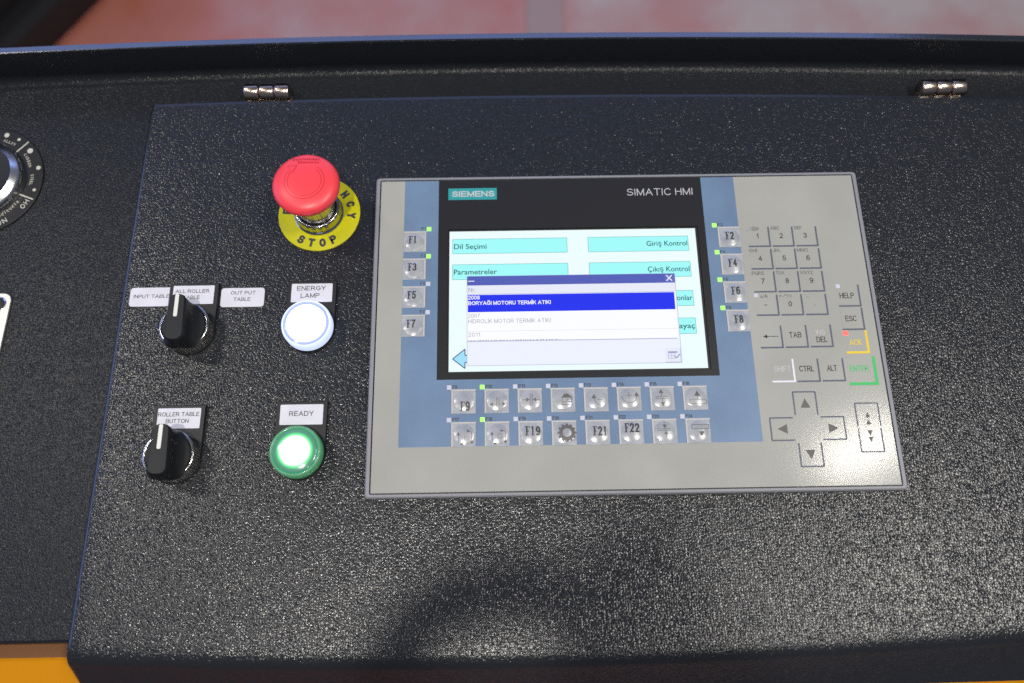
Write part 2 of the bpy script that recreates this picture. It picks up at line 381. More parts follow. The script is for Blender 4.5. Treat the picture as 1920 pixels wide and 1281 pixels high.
# ================================================================== SETTING: hall floor
def build_floor():
    m = mat('worn_red_floor', (0.3, 0.2, 0.2), 0.55)
    c = coords(m)
    n1 = nd(m, 'ShaderNodeTexNoise', Scale=2.6, Detail=5.0, Roughness=0.55); lk(m, c, n1.inputs['Vector'])
    n2 = nd(m, 'ShaderNodeTexNoise', Scale=0.9, Detail=2.0); lk(m, c, n2.inputs['Vector'])
    sx = nd(m, 'ShaderNodeSeparateXYZ'); lk(m, c, sx.inputs[0])
    mp = nd(m, 'ShaderNodeMapRange'); mp.inputs[1].default_value = -1.0; mp.inputs[2].default_value = 0.9
    mp.inputs[3].default_value = 0.0; mp.inputs[4].default_value = 0.36
    lk(m, sx.outputs[0], mp.inputs[0])
    ad = nd(m, 'ShaderNodeMath'); ad.operation = 'ADD'; lk(m, n1.outputs['Fac'], ad.inputs[0]); lk(m, mp.outputs[0], ad.inputs[1])
    r = nd(m, 'ShaderNodeValToRGB'); cr = r.color_ramp
    cr.elements[0].position = 0.40; cr.elements[0].color = (0.40, 0.115, 0.065, 1)
    cr.elements[1].position = 0.86; cr.elements[1].color = (0.46, 0.39, 0.35, 1)
    e = cr.elements.new(0.58); e.color = (0.45, 0.165, 0.135, 1)
    e = cr.elements.new(0.72); e.color = (0.44, 0.255, 0.235, 1)
    lk(m, ad.outputs[0], r.inputs['Fac']); lk(m, r.outputs['Color'], bsdf(m).inputs['Base Color'])
    me = bpy.data.meshes.new('floor')
    me.from_pydata([(-8, -6, 0), (8, -6, 0), (8, 10, 0), (-8, 10, 0)], [], [(0, 1, 2, 3)])
    me.materials.append(m); o = bpy.data.objects.new('floor', me); COL.objects.link(o); o['kind'] = 'structure'
    # saw-cut joint filled with grey mortar, running away from the console
    mj = mat('grey_joint', (0.345, 0.25, 0.24), 0.7)
    me = bpy.data.meshes.new('joint')
    me.from_pydata([(-0.02, 0.3, 0.004), (0.055, 0.3, 0.004), (0.075, 9, 0.004), (0.0, 9, 0.004)], [], [(0, 1, 2, 3)])
    me.materials.append(mj); j = bpy.data.objects.new('joint', me); COL.objects.link(j); j.parent = o
build_floor()

# dark machine part standing on the floor behind the console, far left
def build_floor_machine():
    root = bpy.data.objects.new('dark_machine', None); COL.objects.link(root)
    root.location = (-1.06, 1.12, 0.0); root.rotation_euler = (0, 0, math.radians(56))
    tag(root, 'dark blurred machine foot on the red floor behind the console', 'machine')
    b = MB().prism(rrect(-420, -150, 420, 150, 20), 0, 70, 6); b.build('base_plate', 'dark_metal', root)
    b = MB().prism(rrect(-330, -90, 300, 90, 25), 70, 210, 10); b.build('column', 'dark_metal', root)
    b = MB().lathe([(0, 84), (22, 84), (24, 80), (24, 70)], 16, 360, -110); b.build('bolt', 'brushed', root)
    b = MB().lathe([(0, 84), (22, 84), (24, 80), (24, 70)], 16, 360, 110); b.build('bolt', 'brushed', root)
build_floor_machine()

# ================================================================== console
def bow_rear(x): return -6.0e-5 * (x + 66) ** 2
def bow_front(x): return 1.0e-4 * (x + 75) ** 2
def build_console():
    root = thing('machine_console', 'black textured console tray with raised rear lip on a yellow cabinet', 'console', (0, 0, -950))
    H = 950
    # yellow cabinet
    prof = [(-216, -950), (-216, -46), (-214, -40), (-210, -37), (-205, -36), (190, -36), (190, -950)]
    b = MB(); xs = [-620, 460]; n = len(prof)
    b.add([(x, y, z + H) for x in xs for y, z in prof], [(i, (i + 1) % n, n + (i + 1) % n, n + i) for i in range(n)] + [tuple(range(n - 1, -1, -1)), tuple(range(n, 2 * n))])
    b.build('cabinet_body', 'yellow', root)
    # black tray with cove and lip
    prof = [(-176.5, -30, 0), (-176.5, -11, 0), (-176, -9.2, 0), (-174.3, -8.1, 0), (-172, -8, 0), (150, -8, 0.4), (182, -8, 1)]
    for i in range(9):
        a = math.radians(-90 + 90 * i / 8); prof.append((189.5 + 6 * math.cos(a), -2 + 6 * math.sin(a), 1))
    prof += [(195.5, 19.6, 1), (195.75, 20.3, 1), (196.2, 20.75, 1), (196.7, 20.85, 1), (202.0, 18.95, 1), (202.5, 18.4, 1), (202.7, 17.4, 1)]
    prof += [(202.3, -35, 1), (-170, -35, 0), (-170, -30, 0)]
    b = MB(); xs = [-620 + 1080 * i / 40 for i in range(41)]; n = len(prof)
    vs = [(x, y + w * bow_rear(x), z + H) for x in xs for y, z, w in prof]
    fs = [(k * n + i, k * n + (i + 1) % n, (k + 1) * n + (i + 1) % n, (k + 1) * n + i) for k in range(40) for i in range(n)]
    fs += [tuple(range(n - 1, -1, -1)), tuple(range(40 * n, 41 * n))]
    o = b.add(vs, fs).build('tray', 'paint_base', root, smooth=24)
    o.data.materials.append(M['paint_edge'])
    for p in o.data.polygons:
        if p.center.z / S > H + 19.5 and p.normal.z > 0.85: p.material_index = 1
    b = MB().prism(rrect(-615, -184, 455, -171, 2), H - 36.5, H - 31); b.build('shade_strip', 'shaded_yellow', root)  # painted shade on the yellow below the tray's front edge
    return root
build_console()

def build_lid():
    root = thing('console_lid', 'large black textured hinged lid plate carrying the operator controls', 'lid', (0, 0, -8))
    # profile front (lower lip) to back: (y, z, front weight, rear weight)
    prof = [(-203, -27, 0.2, 0), (-206.8, -22, 0.2, 0)]
    a0 = math.atan2(13.0, 20.0)
    prof += [(-194.6, -7.0, 1, 0), (-193.2, -4.4, 1, 0), (-191.2, -2.3, 1, 0), (-188.6, -0.8, 1, 0), (-185.5, -0.1, 1, 0), (-180, 0, 1, 0)]
    prof += [(y, 0, max(0, -y / 180), max(0, y / 160)) for y in (-120, -60, 0, 60, 120, 160)]
    prof += [(164.6, 0, 0, 1), (164.9, -0.02, 0, 1), (166.9, -0.30, 0, 1), (167.4, -0.8, 0, 1), (167.6, -2.0, 0, 1), (167.5, -7.6, 0, 1)]
    def xl(y): return -310.3 + 0.0135 * y
    cols = [(0, 5.9), (0, 2.2), (0.25, 1.3), (0.6, 0.9), (2.4, 0.08), (3.0, 0)]
    n = len(prof); vs = []
    xs_in = [-300 + 720 * i / 30 for i in range(31)]
    for dx, dz in cols:
        for y, z, wf, wr in prof:
            x = xl(y) + dx + (6 if z < -20 else 0) * 1.0
            vs.append((x, y + wf * bow_front(x) + wr * bow_rear(x), max(z - dz, -7.8 if y > -186 else -40) + 8))
    for xi in xs_in:
        for y, z, wf, wr in prof: vs.append((xi, y + wf * bow_front(xi) + wr * bow_rear(xi), z + 8))
    nc = len(cols) + len(xs_in)
    fs = [(k * n + i + 1, k * n + i, (k + 1) * n + i, (k + 1) * n + i + 1) for k in range(nc - 1) for i in range(n - 1)]
    o = MB().add(vs, fs).build('plate', 'paint', root, smooth=26)
    o.data.materials.append(M['paint_edge'])            # the paint flows thin and smooth over the folded edges
    for p in o.data.polygons:
        x, y = p.center.x / S, p.center.y / S
        if y > 164.8 + bow_rear(x) or x < xl(y) + 2.4: p.material_index = 1
build_lid()

def build_hinge(x, label):
    y = 173.6 + bow_rear(x)
    root = thing('lid_hinge', label, 'hinge', (x, y, -8), 'lid hinges')
    for i in (-1, 0, 1):
        r = 6.0 if i else 5.7
        prof = [(0, -4.85), (r - 0.8, -4.85), (r - 0.2, -4.5), (r, -3.8), (r, 3.8), (r - 0.2, 4.5), (r - 0.8, 4.85), (0, 4.85)]
        b = MB().lathe(prof, 8)
        b.v = [(z + i * 10.2, px * 0.95, py + 7.6) for px, py, z in b.v]
        b.build('knuckle', 'zinc', root, smooth=50)
    MB().prism(rrect(-15.5, -6, 15.5, 1.5, 0.6), 0.15, 1.2).build('leaf', 'zinc', root)
build_hinge(-230.5, 'shiny three-knuckle hinge at the lid\'s rear edge above the mushroom button')
build_hinge(225.0, 'shiny three-knuckle hinge at the lid\'s rear edge right of the operator panel')

# ================================================================== operator panel (HMI)
def build_hmi():
    root = thing('operator_panel', 'grey industrial operator panel with lit screen, function keys and keypad', 'control panel', (0, 0, 0))
    outer = rrect(-154, -102, 154, 102, 2.0); inner = rrect(-151.4, -100.0, 151.4, 100.0, 1.2)
    # frame with a small outer chamfer
    b = MB(); n = len(outer)
    o2 = [(x * (153.3 / 154), y * (101.3 / 102)) for x, y in outer]
    loops = [[(x, y, 0.05) for x, y in outer], [(x, y, 5.3) for x, y in outer], [(x, y, 6.2) for x, y in o2], [(x, y, 6.2) for x, y in inner], [(x, y, 4.6) for x, y in inner]]
    b.add([p for L in loops for p in L], [(k * n + i, k * n + (i + 1) % n, (k + 1) * n + (i + 1) % n, (k + 1) * n + i) for k in range(4) for i in range(n)])
    b.build('frame', 'frame', root)
    MB().prism(rrect(-151.3, -99.9, 151.3, 99.9, 1.2), 0.1, 4.9).build('gap', 'gap', root)
    # foil: light grey field, blue field, black screen surround (butted, not overlapping)
    zf = 6.0
    def slab(rects, name, m):
        b = MB()
        for x0, y0, x1, y1 in rects: b.prism([(x0, y0), (x1, y0), (x1, y1), (x0, y1)], 4.95, zf)
        return b.build(name, m, root, smooth=0)
    X0, X1, Y0, Y1 = -150.6, 150.6, -99.2, 99.2
    slab([(X0, Y0, X1, -73.2), (X0, -73.2, -135.6, Y1), (74.6, -73.2, X1, Y1)], 'grey_foil', 'membrane')
    slab([(-135.6, -73.2, 74.6, -33.2), (-135.6, -33.2, -114, Y1), (53.5, -33.2, 74.6, Y1)], 'blue_foil', 'blue')
    sx0, sx1, sy0, sy1 = -107.0, 47.2, -28.2, 63.6
    bz = slab([(-114, -33.2, 53.5, sy0 - 0.9), (-114, sy1 + 1.2, 53.5, Y1), (-114, sy0 - 0.9, sx0 - 0.9, sy1 + 1.2), (sx1 + 1.6, sy0 - 0.9, 53.5, sy1 + 1.2)], 'screen_surround', 'black_foil')
    z = zf + 0.06
    lg = MB().rect(-107.9, 85.4, -77.1, 93.6, z).build('logo_plate', 'logo', root)
    MB().text('SIEMENS', -105.6, -78.7, 87.5, 4.1, z + 0.06, 0.022).build('lettering', 'silver_print', lg)
    MB().text('SIMATIC HMI', 5.8, 47.7, 86.8, 4.9, z, -0.012).build('lettering', 'silver_print', root)

    # ---- display
    zd = 5.2
    dsp = MB().prism([(sx0 - 0.7, sy0 - 0.7), (sx1 + 1.3, sy0 - 0.7), (sx1 + 1.3, sy1 + 1.0), (sx0 - 0.7, sy1 + 1.0)], 4.92, zd).build('display', 'gap', root, smooth=0)
    L = [zd + 0.05 * k for k in range(1, 12)]
    def sheet(name, m, x0, y0, x1, y1, k): return MB().rect(x0, y0, x1, y1, L[k]).build(name, m, dsp, smooth=0)
    def letters(m, s, x0, x1, yb, cap, k, bold=0.0): return MB().text(s, x0, x1, yb, cap, L[k], bold).build('lettering', m, dsp, smooth=0)
    sheet('lit_area', 'scr_white', sx0, sy0, sx1, sy1, 0)
    for (x0, y0, x1, y1) in ((-105.0, 48.3, -33.7, 58.2), (-105.0, 30.9, -33.7, 40.9), (-20.5, 48.3, 42.2, 58.3), (-20.5, 30.9, 42.2, 40.9), (-20.5, 11.6, 42.2, 21.6), (-20.5, -6.4, 42.2, 3.6)):
        bt = sheet('menu_button', 'scr_cyan', x0, y0, x1, y1, 1)
        MB().frame_line(x0, y0, x1, y1, 0.28, L[2]).build('outline', 'scr_edge', bt, smooth=0)
    letters('scr_text', 'Dil Seçimi', -104.2, -83.9, 51.5, 3.3, 3, 0.008)
    letters('scr_text', 'Parametreler', -104.2, -77.6, 34.3, 3.3, 3, 0.008)
    letters('scr_text', 'Giriş Kontrol', 16.0, 41.5, 51.8, 3.3, 3, 0.008)
    letters('scr_text', 'Çıkış Kontrol', 15.6, 41.5, 34.4, 3.3, 3, 0.008)
    letters('scr_text', 'onlar', 32.0, 41.6, 15.2, 3.3, 3, 0.008)
    letters('scr_text', 'ayaç', 32.0, 41.6, -3.0, 3.3, 3, 0.008)
    ar = [(-104.7, -20.2), (-97.3, -14.1), (-97.3, -18.0), (-96, -18.0), (-96, -22.4), (-97.3, -22.4), (-97.3, -26.2)]
    ao = MB().poly(ar, L[1]).build('back_arrow', 'scr_arrow', dsp, smooth=0)
    MB().pline([(-96, -18.0), (-97.3, -18.0), (-97.3, -14.1), (-104.7, -20.2), (-97.3, -26.2), (-97.3, -22.4), (-96, -22.4)], 0.55, L[2]).build('outline', 'scr_navy', ao, smooth=0)
    # dialog
    dx0, dx1 = -96.05, 31.9
    dl = sheet('dialog_window', 'scr_foot', dx0, -24.7, dx1, 32.9, 4)
    def sub(name, m, x0, y0, x1, y1, k): return MB().rect(x0, y0, x1, y1, L[k]).build(name, m, dl, smooth=0)
    def subt(m, s, x0, x1, yb, cap, k, bold=0.0): return MB().text(s, x0, x1, yb, cap, L[k], bold).build('lettering', m, dl, smooth=0)
    sub('title_bar', 'scr_title', dx0, 26.8, dx1, 32.9, 5)
    sub('close_box', 'scr_close', 25.6, 27.0, dx1, 32.8, 6)
    MB().line(26.6, 28.0, 30.0, 31.7, 0.6, L[7]).line(26.6, 31.7, 30.0, 28.0, 0.6, L[8]).build('close_cross', 'scr_on', dl, smooth=0)
    MB().rect(-95.4, 29.4, -91.6, 29.9, L[6]).build('title_dash', 'scr_on', dl, smooth=0)
    sub('header_row', 'scr_head', dx0, 21.1, dx1, 26.75, 5)
    sub('list_area', 'scr_list', dx0, -9.1, 31.0, 21.0, 5)
    sub('selected_row', 'scr_blue', -95.6, 9.3, 30.6, 20.5, 6)
    MB().frame_line(dx0, -24.7, dx1, 32.9, 0.25, L[7]).build('outline', 'scr_line', dl, smooth=0)
    MB().rect(dx0, -9.6, 30.2, -9.15, L[6]).build('divider', 'scr_line', dl, smooth=0)
    MB().rect(dx0, -3.2, 31.0, -2.95, L[6]).build('divider', 'scr_faint', dl, smooth=0)
    MB().rect(dx0, 20.75, 31, 21.05, L[7]).build('divider', 'scr_line', dl, smooth=0)
    subt('scr_grey', 'Nr.', -95.2, -90.9, 22.6, 2.7, 7)
    subt('scr_on', '2008', -95.4, -88.3, 17.5, 2.5, 7, 0.014)
    subt('scr_on', 'BORYAĞI MOTORU TERMİK ATIK!', -95.4, -45.0, 13.9, 2.5, 7, 0.014)
    subt('scr_grey', '2007', -95.4, -88.3, 5.7, 2.5, 7, -0.012)
    subt('scr_grey', 'HİDROLİK MOTOR TERMİK ATIK!', -95.4, -45.4, 2.1, 2.6, 7, -0.012)
    subt('scr_grey', '2011', -95.4, -88.3, -6.4, 2.5, 7, -0.012)
    b = MB(); x = -95.2; rr = random.Random(3)
    while x < -39.5:                                  # tops of a clipped line of text
        w = rr.uniform(0.35, 1.1); b.rect(x, -9.1, x + w, -8.65, L[7]); x += w + rr.uniform(0.35, 1.2)
    b.build('clipped_lettering', 'scr_grey', dl, smooth=0)
    ib = sub('icon_button', 'scr_head', 22.2, -24.2, 31.3, -15.4, 5)
    b = MB().rect(24.0, -18.6, 29.6, -17.5, L[7]).frame_line(24.0, -22.0, 28.0, -18.6, 0.3, L[7]).line(26, -22, 26, -18.6, 0.25, L[8]).line(24, -20.3, 28, -20.3, 0.25, L[8])
    b.pline([(27.6, -20.4), (28.8, -21.8), (31.0, -19.3)], 0.75, L[9]); b.build('icon', 'scr_line', dl, smooth=0)
    MB().line(31.4, -24.4, 31.4, -15.3, 0.3, L[6]).line(22.2, -24.3, 31.4, -24.3, 0.3, L[6]).build('icon_edge', 'scr_line', dl, smooth=0)

    # ---- function keys
    def led(parent, m, x, y, s=2.7):
        return MB().prism([(x - s / 2, y - s / 2), (x + s / 2, y - s / 2), (x + s / 2, y + s / 2), (x - s / 2, y + s / 2)], zf + 0.01, zf + 0.10).build('status_led', m, parent, smooth=0)
    def dome_z(cx, cy, r, h):
        return lambda x, y: zf + 0.33 + h * max(0.0, 1 - ((x - cx) ** 2 + (y - cy) ** 2) / (r * r)) ** 1.0 + 0.09
    SER = 0.035
    def serif(b, s, x0, x1, yb, cap, zfun):
        """letters in a book face: thin upright strokes with foot and head serifs"""
        n = len(s); gap = 0.25; w = (x1 - x0 - gap * (n - 1)) / n
        for i, ch in enumerate(s):
            a = x0 + i * (w + gap); c = a + w
            if ch == 'F':
                st = 0.85; lx = a + w * 0.22
                for q in ((lx, yb, lx + st, yb + cap), (a, yb, lx + st + 0.5, yb + 0.42), (a, yb + cap - 0.42, c, yb + cap), (c - 0.32, yb + cap - 1.3, c, yb + cap), (lx, yb + cap * 0.5 - 0.2, c - w * 0.28, yb + cap * 0.5 + 0.2), (c - w * 0.28 - 0.25, yb + cap * 0.36, c - w * 0.28, yb + cap * 0.64)):
                    b.add([(q[0], q[1], zfun(q[0], q[1])), (q[2], q[1], zfun(q[2], q[1])), (q[2], q[3], zfun(q[2], q[3])), (q[0], q[3], zfun(q[0], q[3]))], [(0, 1, 2, 3)])
            elif ch == '1':
                mx = (a + c) / 2
                for q in ((mx - 0.4, yb, mx + 0.4, yb + cap), (mx - 0.95, yb, mx + 0.95, yb + 0.26), (mx - 0.95, yb + cap - 0.85, mx - 0.3, yb + cap - 0.45)):
                    b.add([(q[0], q[1], zfun(q[0], q[1])), (q[2], q[1], zfun(q[2], q[1])), (q[2], q[3], zfun(q[2], q[3])), (q[0], q[3], zfun(q[0], q[3]))], [(0, 1, 2, 3)])
            else: b.text(ch, a + 0.1, c - 0.1, yb, cap, 0, 0.012)
        b = subdivided(b); b.v = [(x, y, zfun(x, y)) for x, y, z in b.v]
        return b
    def fkey(x0, y1, w, h, rims, dome_c, dome_r):
        key = MB().prism([(x0, y1 - h), (x0 + w, y1 - h), (x0 + w, y1), (x0, y1)], zf + 0.01, zf + 0.22, 0.12).build('function_key', 'key', root, smooth=0)
        b = MB(); t = 0.95
        if 'T' in rims: b.prism([(x0 - 0.2, y1 - t), (x0 + w + 0.2, y1 - t), (x0 + w + 0.2, y1), (x0 - 0.2, y1)], zf + 0.2, zf + 0.42, 0.1)
        if 'R' in rims: b.prism([(x0 + w - t, y1 - h), (x0 + w, y1 - h), (x0 + w, y1 - t), (x0 + w - t, y1 - t)], zf + 0.2, zf + 0.42, 0.1)
        if 'L' in rims: b.prism([(x0, y1 - h), (x0 + t, y1 - h), (x0 + t, y1 - t), (x0, y1 - t)], zf + 0.2, zf + 0.42, 0.1)
        b.build('rim', 'key_rim', key, smooth=0)
        cx, cy = x0 + dome_c[0], y1 - dome_c[1]; hh = 0.85
        prof = [(0, zf + 0.33 + hh)]
        for i in range(1, 11):
            r = dome_r * i / 10; prof.append((r, zf + 0.33 + hh * max(0.0, 1 - (i / 10) ** 2) ** 1.0))
        prof.append((dome_r, zf + 0.2))
        MB().lathe(prof, 32, cx, cy).build('dome', 'dome', key, smooth=50)
        return key, dome_z(cx, cy, dome_r, hh)
    def flat_z(zfun, fn):
        """draw flat, then drape the marks over the key"""
        b = MB(); fn(b); b = subdivided(b); b.v = [(x, y, zfun(x, y)) for x, y, z in b.v]; return b
    tops = [63.6, 45.05, 26.5, 7.95]
    for i, tp in enumerate(tops):
        k, zf_ = fkey(-135.5, tp, 14.0, 14.0, 'TR', (6.9, 7.6), 5.7)
        serif(MB(), 'F%d' % (2 * i + 1), -132.6, -127.0, tp - 8.5, 5.3, zf_).build('lettering', 'ink', k, smooth=0)
        MB().text('F%d' % (2 * i + 1), -124.6, -121.7, tp + 0.9, 2.1, z).build('key_number', 'ink', k, smooth=0)
        led(k, 'led_green' if i < 2 else 'led_off', -119.9, tp + 1.6)
        k, zf_ = fkey(61.1, tp + 0.15, 13.9, 14.0, 'TL', (7.3, 7.2), 5.9)
        serif(MB(), 'F%d' % (2 * i + 2), 65.2, 70.9, tp - 8.9, 5.4, zf_).build('lettering', 'ink', k, smooth=0)
        MB().text('F%d' % (2 * i + 2), 61.4, 64.5, tp + 0.7, 2.1, z).build('key_number', 'ink', k, smooth=0)
        led(k, 'led_green', 59.4, tp + 1.5)
    def tri(b, cx, cy, w, h, d):
        q = {'u': [(cx - w / 2, cy - h / 2), (cx + w / 2, cy - h / 2), (cx, cy + h / 2)], 'd': [(cx - w / 2, cy + h / 2), (cx, cy - h / 2), (cx + w / 2, cy + h / 2)],
             'l': [(cx + h / 2, cy - w / 2), (cx + h / 2, cy + w / 2), (cx - h / 2, cy)], 'r': [(cx - h / 2, cy - w / 2), (cx + h / 2, cy), (cx - h / 2, cy + w / 2)]}[d]
        return b.poly(q, 0)
    def icons(n, x, y):
        def f(b):
            P = lambda u, v: (x + u, y - v)
            ln = lambda u0, v0, u1, v1, w=0.26: b.line(*P(u0, v0), *P(u1, v1), w, 0)
            if n == 10:
                ln(7.1, 5.3, 7.1, 12.9); ln(8.4, 5.3, 8.4, 12.9); tri(b, *P(3.9, 9.4), 2.2, 1.9, 'l'); tri(b, *P(11.4, 9.3), 2.4, 1.9, 'r'); ln(4.8, 9.4, 7.0, 9.4, 0.16); ln(8.5, 9.4, 10.5, 9.4, 0.16)
            elif n == 11:
                ln(7.3, 3.2, 7.3, 10.8); ln(8.4, 3.2, 8.4, 10.8); tri(b, *P(6.0, 7.0), 2.4, 2.0, 'r'); tri(b, *P(9.8, 7.0), 2.4, 2.0, 'l'); ln(2.5, 7.0, 5.2, 7.0); ln(10.6, 7.0, 13.0, 7.0)
            elif n == 12:
                b.frame_line(*P(6.5, 10.4), *P(12.3, 5.9), 0.34, 0); b.poly([P(6.2, 5.9), P(12.6, 5.9), P(9.6, 3.5), P(9.0, 3.5), P(9.0, 4.2), P(8.2, 3.6), P(7.6, 4.3)], 0)
                b.frame_line(*P(9.4, 8.4), *P(12.2, 7.1), 0.3, 0); b.frame_line(*P(7.4, 10.3), *P(8.8, 8.5), 0.3, 0)
            elif n == 13:
                tri(b, *P(5.8, 5.5), 2.8, 2.8, 'u'); b.arc(*P(10.2, 6.6), 4.3, 180, 265, 0.3, 0); ln(7.6, 7.6, 10.9, 7.6)
            elif n == 14:
                ln(5.2, 5.4, 8.6, 5.4); ln(6.9, 3.4, 6.9, 7.3); b.arc(*P(7.2, 5.6), 4.3, 178, 356, 0.3, 0); tri(b, *P(11.5, 4.6), 2.7, 2.4, 'u')
            elif n == 15:
                ln(2.9, 6.4, 10.4, 6.4); ln(2.9, 7.6, 10.4, 7.6); ln(6.6, 6.3, 6.6, 3.5); tri(b, *P(6.5, 3.1), 2.6, 2.4, 'u'); ln(7.0, 7.7, 7.1, 10.2); tri(b, *P(7.2, 11.0), 2.4, 2.4, 'd')
            elif n == 16:
                tri(b, *P(8.1, 4.7), 3.6, 3.4, 'u'); ln(8.3, 6.3, 8.3, 8.4); b.frame_line(*P(3.6, 10.9), *P(13.4, 8.4), 0.24, 0)
            elif n in (17, 18):
                tri(b, *P(4.2, 7.0), 2.1, 2.0, 'u'); ln(4.3, 7.8, 4.3, 12.4)
                if n == 17: ln(7.9, 8.3, 7.9, 11.7, 0.22)
                else: b.arc(*P(8.8, 8.7), 1.3, 0, 360, 0.22, 0)
                tri(b, *P(10.2, 5.5), 1.7, 2.2, 'r'); b.pline([P(10.6, 5.6), P(11.9, 6.2), P(11.9, 11.8)], 0.26, 0); tri(b, *P(11.8, 12.2), 2.2, 1.5, 'd'); tri(b, *P(5.8, 12.9), 1.8, 1.9, 'l'); ln(6.6, 12.9, 10.4, 12.7, 0.2)
            elif n == 20:
                b.arc(*P(8.7, 7.3), 3.55, 0, 360, 2.0, 0, 32)
                for q in range(12):
                    a = PI * 2 * q / 12; c0 = P(8.7, 7.3); b.line(c0[0] + 4.4 * math.cos(a), c0[1] + 4.4 * math.sin(a), c0[0] + 5.4 * math.cos(a), c0[1] + 5.4 * math.sin(a), 1.25, 0)
            elif n == 23:
                ln(2.8, 6.0, 10.4, 6.0); ln(2.8, 7.0, 10.4, 7.0); ln(7.0, 1.6, 7.0, 4.2); tri(b, *P(7.1, 4.7), 2.6, 2.3, 'd'); tri(b, *P(7.6, 8.3), 2.2, 1.9, 'u'); ln(7.8, 9.0, 7.8, 11.2)
            elif n == 24:
                b.frame_line(*P(3.4, 6.2), *P(13.4, 3.9), 0.28, 0); ln(8.8, 6.2, 8.8, 8.2); tri(b, *P(8.8, 9.4), 3.4, 3.0, 'd')
        return f
    SERIF = {9: (5.0, 11.0, 13.0), 19: (3.8, 12.8, 8.7), 21: (4.2, 12.6, 9.4), 22: (3.0, 12.0, 7.8)}
    for r, tp in enumerate((-39.3, -58.9)):
        for i in range(8):
            nmb = 9 + 8 * r + i; x0 = -105.2 + 19.4 * i
            k, zf_ = fkey(x0, tp, 14.2, 14.6, 'TL', (7.4 - 0.06 * i, 6.9 if r == 0 else 7.4), 6.0)
            if nmb in SERIF:
                a, c, d = SERIF[nmb]; serif(MB(), 'F%d' % nmb, x0 + a, x0 + c, tp - d, 5.5, zf_).build('lettering', 'ink', k, smooth=0)
            else: flat_z(zf_, icons(nmb, x0, tp)).build('icon', 'ink_soft', k, smooth=0)
            MB().text('F%d' % nmb, x0 + 0.6, x0 + (3.3 if nmb < 10 else 4.4), tp + 0.55, 2.1, z, 0.012).build('key_number', 'ink', k, smooth=0)
            led(k, 'led_green' if nmb in (10, 18) else 'led_off', x0 - 1.35, tp + 1.35, 2.6)

    # ---- keypad: each key a shallow embossed field with a corner outline
    def pad(name, x0, y0, x1, y1):
        return MB().prism([(x0, y0), (x1, y0), (x1, y1), (x0, y1)], zf + 0.005, zf + 0.07, 0.06).build(name, 'membrane', root, smooth=0)
    zk = zf + 0.13
    def corner(key, xr, yb, w, h, m='line', t=0.95):
        MB().rect(xr - w, yb - t / 2, xr + t / 2, yb + t / 2, zk).rect(xr - t / 2, yb + t / 2, xr + t / 2, yb + h, zk).build('outline', m, key, smooth=0)
    def ktext(key, s, cx, yb, w, cap, m='ink', bold=0.0, name='lettering'):
        MB().text(s, cx - w / 2, cx + w / 2, yb, cap, zk, bold).build(name, m, key, smooth=0)
    rows = [('1 2 3', ('_.\\@#', 'ABC', 'DEF')), ('4 5 6', ('GHI', 'JKL', 'MNO')), ('7 8 9', ('PQRS', 'TUV', 'WXYZ')), ('- 0 .', ('a/A', '+-*/=', '.,'))]
    LW = {'_.\\@#': 7.6, 'ABC': 5.7, 'DEF': 4.9, 'GHI': 4.8, 'JKL': 4.8, 'MNO': 6.7, 'PQRS': 7.4, 'TUV': 5.1, 'WXYZ': 7.9, 'a/A': 4.7, '+-*/=': 8.0, '.,': 1.6}
    for r, (ds, ls) in enumerate(rows):
        yb = 50.1 - 15.25 * r
        for c, (d, l) in enumerate(zip(ds.split(), ls)):
            xr = 93.0 + 14.9 * c
            key = pad('number_key', xr - 13.2, yb + 0.6, xr - 0.6, yb + 13.3); corner(key, xr, yb, 13.4, 13.3)
            w = {'1': 1.2, '-': 1.7, '.': 0.6}.get(d, 2.2)
            if d in '-.': MB().rect(xr - 7.3 - w / 2, yb + 6.4 - (0.1 if d == '-' else 0.5), xr - 7.3 + w / 2, yb + 6.8 + (0 if d == '-' else -0.5), zk).build('lettering', 'ink', key, smooth=0)
            else: ktext(key, d, xr - 7.2, yb + 5.4, w, 3.4, bold=0.006)
            lx = xr - 13.5 + (3.4 if l == 'a/A' else (1.5 if l == '.,' else 0.0))
            MB().text(l, lx, lx + LW[l], yb + 11.2, 2.3, zk).build('key_legend', 'ink_soft', key, smooth=0)
            if l == 'a/A': led(key, 'led_off', 80.4, yb + 12.9, 2.4)
    def wkey(name, s, xr, yb, w, cap=3.6, lm='ink', om='line', h=13.9, t=0.95, kw=13.4, cy=6.0, dxc=0.0):
        key = pad(name, xr - kw + 0.4, yb + 0.6, xr - 0.6, yb + h); corner(key, xr, yb, kw, h, om, t)
        if s: ktext(key, s, xr - kw / 2 + dxc, yb + cy, w, cap, lm)
        return key
    k = wkey('backspace_key', '', 93.0, -16.4, 0)
    b = MB().line(83.6, -9.3, 91.0, -9.3, 0.4, zk); b.add([(81.6, -9.3, zk), (84.2, -10.5, zk), (84.2, -8.1, zk)], [(0, 1, 2)]); b.build('icon', 'ink', k, smooth=0)
    wkey('tab_key', 'TAB', 108.1, -16.3, 7.4, dxc=-0.2)
    k = wkey('delete_key', 'DEL', 123.0, -16.2, 6.6, cy=2.7, dxc=0.6)
    ktext(k, 'INS', 116.6, -8.6, 5.6, 3.1, 'pale_print', name='key_legend')
    k = wkey('help_key', 'HELP', 143.6, 9.5, 8.8, cy=5.0, dxc=-1.0); led(k, 'led_off', 131.3, 22.5, 2.5)
    wkey('escape_key', 'ESC', 143.6, -5.6, 6.8, cy=5.2, dxc=-0.6)
    k = wkey('acknowledge_key', 'ACK', 143.9, -20.2, 7.2, lm='yellow_print', om='yellow_print', t=1.4, cy=4.6, dxc=-0.4); led(k, 'led_red', 131.6, -8.0, 2.9)
